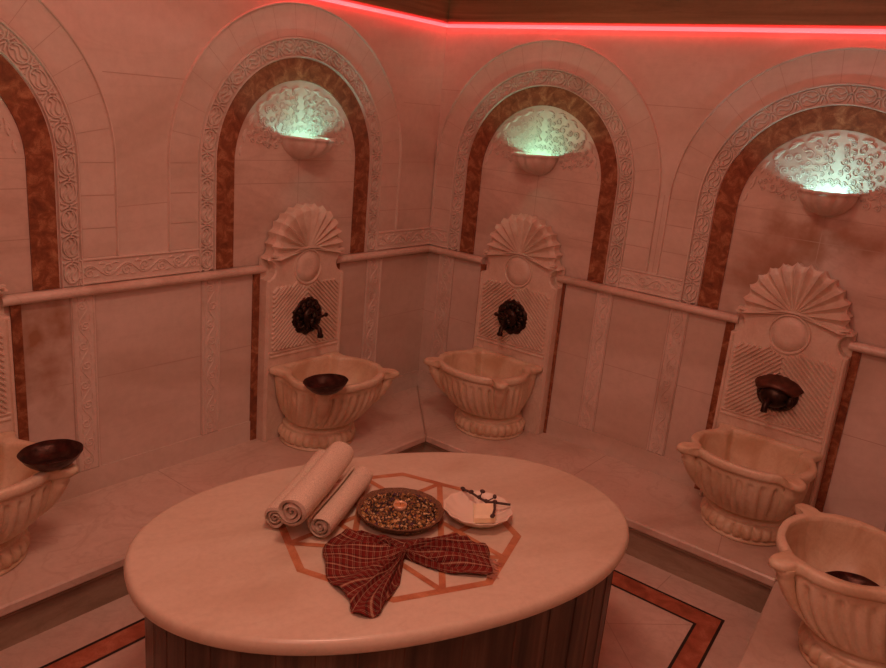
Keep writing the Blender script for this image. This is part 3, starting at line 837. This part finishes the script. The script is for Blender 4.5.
# ------------------------------------------------------------------ oval table
TC = Vector((1.397, -1.742)); TA = R(65.3); ZT = .30
tb = thing('oval_table', 'oval pale marble massage table with a dark base in the middle of the room', 'table', (TC.x, TC.y, ZF), TA)
def sup(a, b, n=2.2, N=128):
    out = []
    for i in range(N):
        th = 2 * PI * i / N; c, s_ = math.cos(th), math.sin(th)
        out.append((a * math.copysign(abs(c) ** (2 / n), c), b * math.copysign(abs(s_) ** (2 / n), s_)))
    return out
zt = ZT - ZF
mb = MB(); rings = []
for d, z in ((.040, zt - .040), (.014, zt - .040), (.007, zt - .033), (.004, zt - .020), (.007, zt - .007), (.014, zt), (.022, zt)):
    rings.append([(x, y, z) for x, y in sup(.709 - d, .451 - d)])
mb.loft(rings, 0, True, True, False, True, True)
tt_ = mb.build('table_top', M_table, tb)
mb = MB(); P = sup(.658, .403, 2.5, 160)
mb.loft([[(x, y, z) for x, y in P] for z in (0, zt - .040)], 0, True, True, True)
for i in range(0, 160, 4):                                           # seams between the upright facing slabs
    x, y = P[i]; l = math.hypot(x, y); ux, uy = x / l, y / l
    mb.add([(x - uy * .0015 + ux * .001, y + ux * .0015 + uy * .001, 0), (x + uy * .0015 + ux * .001, y - ux * .0015 + uy * .001, 0), (x + uy * .0015 + ux * .001, y - ux * .0015 + uy * .001, zt - .042), (x - uy * .0015 + ux * .001, y + ux * .0015 + uy * .001, zt - .042)], [(0, 1, 2, 3)], 1)
mb.build('base', [M_darkbase, M_joint], tb)
tag(bpy.data.objects['base'], 'dark vertically veined marble base')
# star inlay: octagon and eight-pointed star, set out in world directions
mb = MB(); OC = Vector((1.408, -1.753)); inv = Matrix.Rotation(-TA, 2)
def tl(p): v = inv @ (Vector(p) - TC); return (v.x, v.y)
ro = .328
V = [tl(OC + Vector((ro * math.cos(R(85 + 45 * k)), ro * math.sin(R(85 + 45 * k))))) for k in range(8)]
strip(mb, V, .021, zt + .0006, 0, True)
ri = ro * math.cos(R(22.5))
Mk = [tl(OC + Vector((ri * math.cos(R(107.5 + 45 * k)), ri * math.sin(R(107.5 + 45 * k))))) for k in range(8)]
for k in range(8): strip(mb, [Mk[k], Mk[(k + 3) % 8]], .017, zt + .0009 + k * .0001, 0)
mb.build('star_inlay', M_inlay, tt_, fix=False)

# ------------------------------------------------------------------ things on the table
# rolled towels
def towel(label, near, far, rad, turns, zc, ph, length_flap=0.0):
    n_, f_ = Vector((*near, 0)), Vector((*far, 0)); d = f_ - n_; L = d.length; rz = math.atan2(d.y, d.x)
    t = thing('rolled_towel', label, 'towel', (*near, zc), rz, 'rolled cream bath towels')
    th = rad / (turns + .5) * .80; N = int(turns * 22)
    def section(k, wob):
        ins, outs = [], []
        for i in range(N + 1):
            u = i / N; a = ph + 2 * PI * turns * u; r = rad * (.10 + .90 * u) - th / 2 * 0
            e = 1 + .03 * math.sin(3 * a + wob)
            outs.append((r * math.cos(a) * e, r * math.sin(a) * e * .96)); r2_ = max(r - th * .86, .001)
            ins.append((r2_ * math.cos(a) * e, r2_ * math.sin(a) * e * .96))
        return outs + ins[::-1]
    mb = MB(); S = 14; rings = []
    for j in range(S + 1):
        x = L * j / S; sec = section(j, j * .35); sag = -.002 * math.sin(PI * j / S)
        k = 1 - .06 * (1 if j in (0, S) else 0)
        rings.append([(x + (.004 * math.sin(5 * i / len(sec) * 2 * PI) if j in (0, S) else 0), p[0] * k, p[1] * k + sag) for i, p in enumerate(sec)])
    mb.loft(rings, 0, True, True, False)
    m2 = len(rings[0]) // 2
    for r_ in (rings[0], rings[-1]):
        vs = r_; n = len(vs); fs = [(i, i + 1, n - 2 - i, n - 1 - i) for i in range(m2 - 1)]
        mb.add(vs, fs, 1, False)
    o = mb.build('roll', [M_towel, M_towel_in], t)
    return t
zT = ZT + .001
towel('cream rolled towel lying on the left, half behind the topmost roll', (1.195, -2.010), (1.015, -1.672), .036, 3.0, zT + .036, 2.2)
towel('cream rolled towel lying on the right, nearest the herb tray', (1.312, -1.957), (1.170, -1.655), .040, 3.0, zT + .040, .6)
towel('cream rolled towel on top of the other two', (1.284, -2.033), (1.109, -1.693), .047, 3.2, zT + .101, 4.2)

# tray of dried herbs
TRC = Vector((1.374, -1.712))
t = thing('herb_tray', 'round brown tray with a raised rim, in the middle of the table', 'tray', (TRC.x, TRC.y, zT))
mb = MB(); mb.lathe([(.085, 0), (.088, .002), (.110, .014), (.119, .026), (.122, .029), (.121, .0315), (.117, .0305), (.108, .020), (.086, .010), (.05, .009), (.001, .009)], 0, 0, 56, 0, lambda a, z: .0012 * math.sin(40 * a) if z > .01 else 0)
mb.build('tray_body', M_tray, t)
HM = [plain('herb_dark', (.05, .03, .02), .8), plain('herb_brown', (.22, .11, .04), .8), plain('herb_gold', (.42, .24, .08), .8), plain('herb_pale', (.62, .44, .23), .8), plain('herb_violet', (.09, .04, .06), .8)]
mb = MB()
for i in range(2300):
    rr = .111 * math.sqrt(random.random()); a = random.random() * 2 * PI
    x, y = rr * math.cos(a), rr * math.sin(a)
    top = .016 + .016 * (1 - (rr / .11) ** 2)
    z = top - random.random() * .007 + (.006 if rr > .085 else 0)
    if rr < .020: continue
    s_ = random.uniform(.0022, .0066); e = Euler((random.random() * 6, random.random() * 6, random.random() * 6)).to_matrix()
    front = (x * .6 - y * .8) / .1
    w = [3.2, 4, 3 + 3 * max(0, front), 1.8 + 2 * max(0, front), 2]
    mi = random.choices(range(5), w)[0]
    k = random.random()
    if k < .6:
        vs = [e @ Vector(v) * s_ for v in ((1, 0, 0), (0, .6, .3), (-1, 0, 0), (0, -.6, .3), (0, 0, -.5))]
        fs = [(0, 1, 4), (1, 2, 4), (2, 3, 4), (3, 0, 4), (0, 3, 2, 1)]
    else:
        vs = [e @ Vector(v) * s_ for v in ((1, 0, 0), (-1, 0, 0), (0, 1, 0), (0, -1, 0), (0, 0, 1), (0, 0, -1))]
        fs = [(0, 2, 4), (2, 1, 4), (1, 3, 4), (3, 0, 4), (2, 0, 5), (1, 2, 5), (3, 1, 5), (0, 3, 5)]
    mb.add([(x + v.x, y + v.y, z + v.z) for v in vs], fs, mi)
mb.lathe([(.105, .012), (.09, .020), (.05, .026), (.001, .027)], 0, 0, 40, 0, None, (False, True))
hb_ = mb.build('dried_herbs', HM, None, (TRC.x, TRC.y, zT + .0005)); tag(hb_, 'brown and golden dried herbs and flower buds heaped in the round tray', 'herbs', kind='stuff')
t = thing('tealight_candle', 'tiny tealight in a pale cup, set in the middle of the herbs', 'candle', (TRC.x - .004, TRC.y + .003, zT + .026))
mb = MB(); mb.lathe([(.016, 0), (.018, .002), (.019, .015), (.0175, .015), (.0168, .010), (.016, .009)], 0, 0, 28); cu = mb.build('cup', M_tin, t)
mb = MB(); mb.lathe([(.0165, .004), (.0165, .011), (.001, .0105)], 0, 0, 24); mb.build('wax', M_wax, t)
mb = MB(); mb.tube([(0, 0, .010), (.0006, 0, .017)], .0008, 6); mb.build('wick', M_black, t)

# dish with soap and a dried sprig
DC = Vector((1.525, -1.551))
t = thing('white_dish', 'round white dish holding soap, right of the herb tray', 'dish', (DC.x, DC.y, zT)); t.rotation_euler = (R(0), R(0), 0)
mb = MB(); md = lambda a, z: .0022 * math.cos(14 * a) * (z / .036)
mb.lathe([(.050, 0), (.053, .003), (.075, .014), (.094, .031), (.099, .037), (.0975, .0385), (.092, .035), (.073, .019), (.05, .008), (.001, .007)], 0, 0, 84, 0, md)
mb.build('dish_body', M_dish, t)
mb = MB()
mb.prism([(-.030, -.032), (.030, -.032), (.030, .032), (-.030, .032)], 0, .026, 0, .005)
o = mb.build('soap_bar', M_soap, None, (DC.x + .022, DC.y + .004, zT + .0135), (R(10), R(-6), R(38))); tag(o, 'square cream soap bar in the white dish', 'soap')
SP = [(1.437, -1.508), (1.470, -1.512), (1.500, -1.512), (1.525, -1.512), (1.550, -1.506), (1.590, -1.484)]
t = thing('dried_sprig', 'dark dried sprig with small buds across the back rim of the white dish', 'sprig', (1.51, -1.51, zT + .040))
mb = MB(); P = [(x - 1.51, y + 1.51, .003 + .004 * math.sin(i * 1.7)) for i, (x, y) in enumerate(SP)]; mb.tube(P, .0036, 7)
mb.tube([P[3], (P[3][0] + .012, P[3][1] + .024, .010)], .0018, 6); mb.tube([P[2], (P[2][0] - .004, P[2][1] + .020, .012)], .0018, 6); mb.tube([P[4], (P[4][0] + .022, P[4][1] - .030, .004), (P[4][0] + .040, P[4][1] - .066, .002)], .0034, 6)
st_ = mb.build('stem', M_sprig, t)
for i, (x, y, z) in enumerate([P[0], P[1], P[2], P[3], P[4], (P[3][0] + .012, P[3][1] + .024, .010), (P[2][0] - .004, P[2][1] + .02, .012), (P[4][0] + .040, P[4][1] - .066, .002)]):
    mb = MB(); mb.ball((x, y, z + .002), (.0085, .006, .006), 10, 6, 0, Euler((0, 0, i * 1.1)).to_matrix()); mb.build('bud', M_sprig, t)

# checked cloth gathered like a bow
def plaid():
    m, nt, b = new_mat('checked_cotton'); L = nt.links.new
    uv = nd(nt, 'ShaderNodeUVMap'); sp = nd(nt, 'ShaderNodeSeparateXYZ'); L(uv.outputs[0], sp.inputs[0])
    def stripes(out, freq, stops):
        mm = nd(nt, 'ShaderNodeMath', operation='MULTIPLY'); L(out, mm.inputs[0]); mm.inputs[1].default_value = freq
        fr = nd(nt, 'ShaderNodeMath', operation='FRACT'); L(mm.outputs[0], fr.inputs[0])
        r = ramp(nt, stops, fr.outputs[0]); r.color_ramp.interpolation = 'CONSTANT'; return r
    RED, DK, CR, MR = (.19, .026, .020), (.03, .010, .010), (.55, .38, .24), (.13, .018, .016)
    a = stripes(sp.outputs['X'], 13.0, [(0, RED), (.34, DK), (.42, RED), (.50, CR), (.58, RED), (.64, DK), (.70, MR), (.90, CR), (.94, RED)])
    c = stripes(sp.outputs['Y'], 13.0, [(0, RED), (.30, MR), (.50, DK), (.56, CR), (.62, DK), (.68, RED), (.80, CR), (.86, DK), (.92, RED)])
    col = mix(nt, .5, a.outputs[0], c.outputs[0])
    n = nd(nt, 'ShaderNodeTexNoise', Scale=420.0, Detail=2.0); tc = nd(nt, 'ShaderNodeTexCoord'); L(tc.outputs['Object'], n.inputs['Vector'])
    w = ramp(nt, [(.3, (.75, .75, .75)), (.7, (1, 1, 1))], n.outputs['Fac']); col = mix(nt, 1.0, col, w.outputs[0], 'MULTIPLY')
    L(col, b.inputs['Base Color']); b.inputs['Roughness'].default_value = .9; b.inputs['Specular IOR Level'].default_value = .1
    bp = nd(nt, 'ShaderNodeBump', Strength=.5, Distance=.001); L(n.outputs['Fac'], bp.inputs['Height']); L(bp.outputs[0], b.inputs['Normal'])
    return m
M_plaid = plaid(); M_fringe = plain('cloth_fringe', (.45, .22, .15), .9, 0, 80, .4)
G = Vector((1.522, -1.858))
CO = [(1.590, -1.848), (1.657, -1.822), (1.721, -1.769), (1.702, -1.735), (1.683, -1.702), (1.640, -1.668), (1.585, -1.668), (1.552, -1.690), (1.520, -1.735), (1.475, -1.790), (1.425, -1.838),
      (1.385, -1.852), (1.337, -1.868), (1.333, -1.906), (1.363, -1.987), (1.410, -2.035), (1.475, -2.064), (1.552, -2.092), (1.589, -2.106), (1.639, -2.090), (1.625, -2.045), (1.590, -1.950)]
ct = thing('checked_cloth', 'red checked cotton cloth gathered like a bow in front of the herb tray', 'cloth', (G.x, G.y, zT))
NA, NRr = 168, 22
ol = spline(CO, NA, False)
mb = MB(); rows = []; uvs = []
for j in range(NRr + 1):
    u = j / NRr; row = []
    for i, p in enumerate(ol):
        d = p - G; th = i / (NA - 1)
        pl = .5 + .5 * math.sin(th * 2 * PI * 15 + 2.2 * math.sin(u * 2.6 + th * 11) + 1.7 * math.sin(th * 23))
        pl2 = .5 + .5 * math.sin(th * 2 * PI * 6 + .7 + 1.8 * u)
        env = math.sin(min(1, u * 1.6 + .12) * PI / 2) * (1 - .58 * u)
        h = .0035 + env * (.025 * pl ** 1.5 + .018 * pl2) + .018 * math.exp(-(u / .16) ** 2)
        edge = min(1, min(th, 1 - th) / .03); h = .003 + (h - .003) * edge
        sidew = 1 + .03 * math.sin(th * 60) * u
        row.append((d.x * u * sidew, d.y * u * sidew, h)); uvs.append((th * 1.75 + .05 * math.sin(u * 3 + th * 14), d.length * u * 4.4 + .02 * math.sin(th * 31)))
    rows.append(row)
mb.loft(rows, 0, True, False); mb.uv = uvs
o = mb.build('fabric', M_plaid, ct, fix=False)
sm = o.modifiers.new('thickness', 'SOLIDIFY'); sm.thickness = .0022; sm.offset = 1
mb = MB()
for k in range(26):
    f = k / 25; p = Vector((1.684, -1.700)).lerp(Vector((1.724, -1.768)), f) - G; d = Vector((.9, .42)).normalized()
    ln = random.uniform(.012, .022); q2 = p + d * ln + Vector((random.uniform(-.006, .006), random.uniform(-.006, .006)))
    mb.tube([(p.x - d.x * .006, p.y - d.y * .006, .005), ((p.x + q2.x) / 2, (p.y + q2.y) / 2, .005), (q2.x, q2.y, .0018)], .0011, 5)
mb.build('fringe', M_fringe, ct)

# ------------------------------------------------------------------ light
def area(name, loc, size, e, col, rot=(0, 0, 0)):
    ld = bpy.data.lights.new(name, 'AREA'); ld.shape = 'DISK'; ld.size = size; ld.energy = e; ld.color = col
    o = bpy.data.objects.new(name, ld); COL.objects.link(o); o.location = loc; o.rotation_euler = rot; return o
area('ceiling_lamp', (1.72, -2.25, 2.46), .45, 15.9, (1, .48, .345))
area('ceiling_lamp', (.95, -1.15, 2.46), .45, 2.6, (1, .48, .345))
bl = Vector((.6, -.6, .0)) - Vector((2.35, -3.25, 2.2))
o = area('added_fill_light', (2.35, -3.25, 2.2), .6, 4.0, (1, .50, .41), bl.to_track_quat('-Z', 'Y').to_euler()); o.data.spread = R(120)  # fill added behind the camera to brighten the walls
w = bpy.data.worlds.new('world'); scene.world = w; w.use_nodes = True
w.node_tree.nodes['Background'].inputs[0].default_value = (1, .35, .22, 1); w.node_tree.nodes['Background'].inputs[1].default_value = .1
vs = scene.view_settings
scene.display_settings.display_device = 'sRGB'
vs.view_transform = 'Standard'; vs.look = 'None'; vs.gamma = 1; vs.use_curve_mapping = False; vs.exposure = 0.0
scene.cycles.use_denoising = True
scene.cycles.max_bounces = 8; scene.cycles.diffuse_bounces = 5
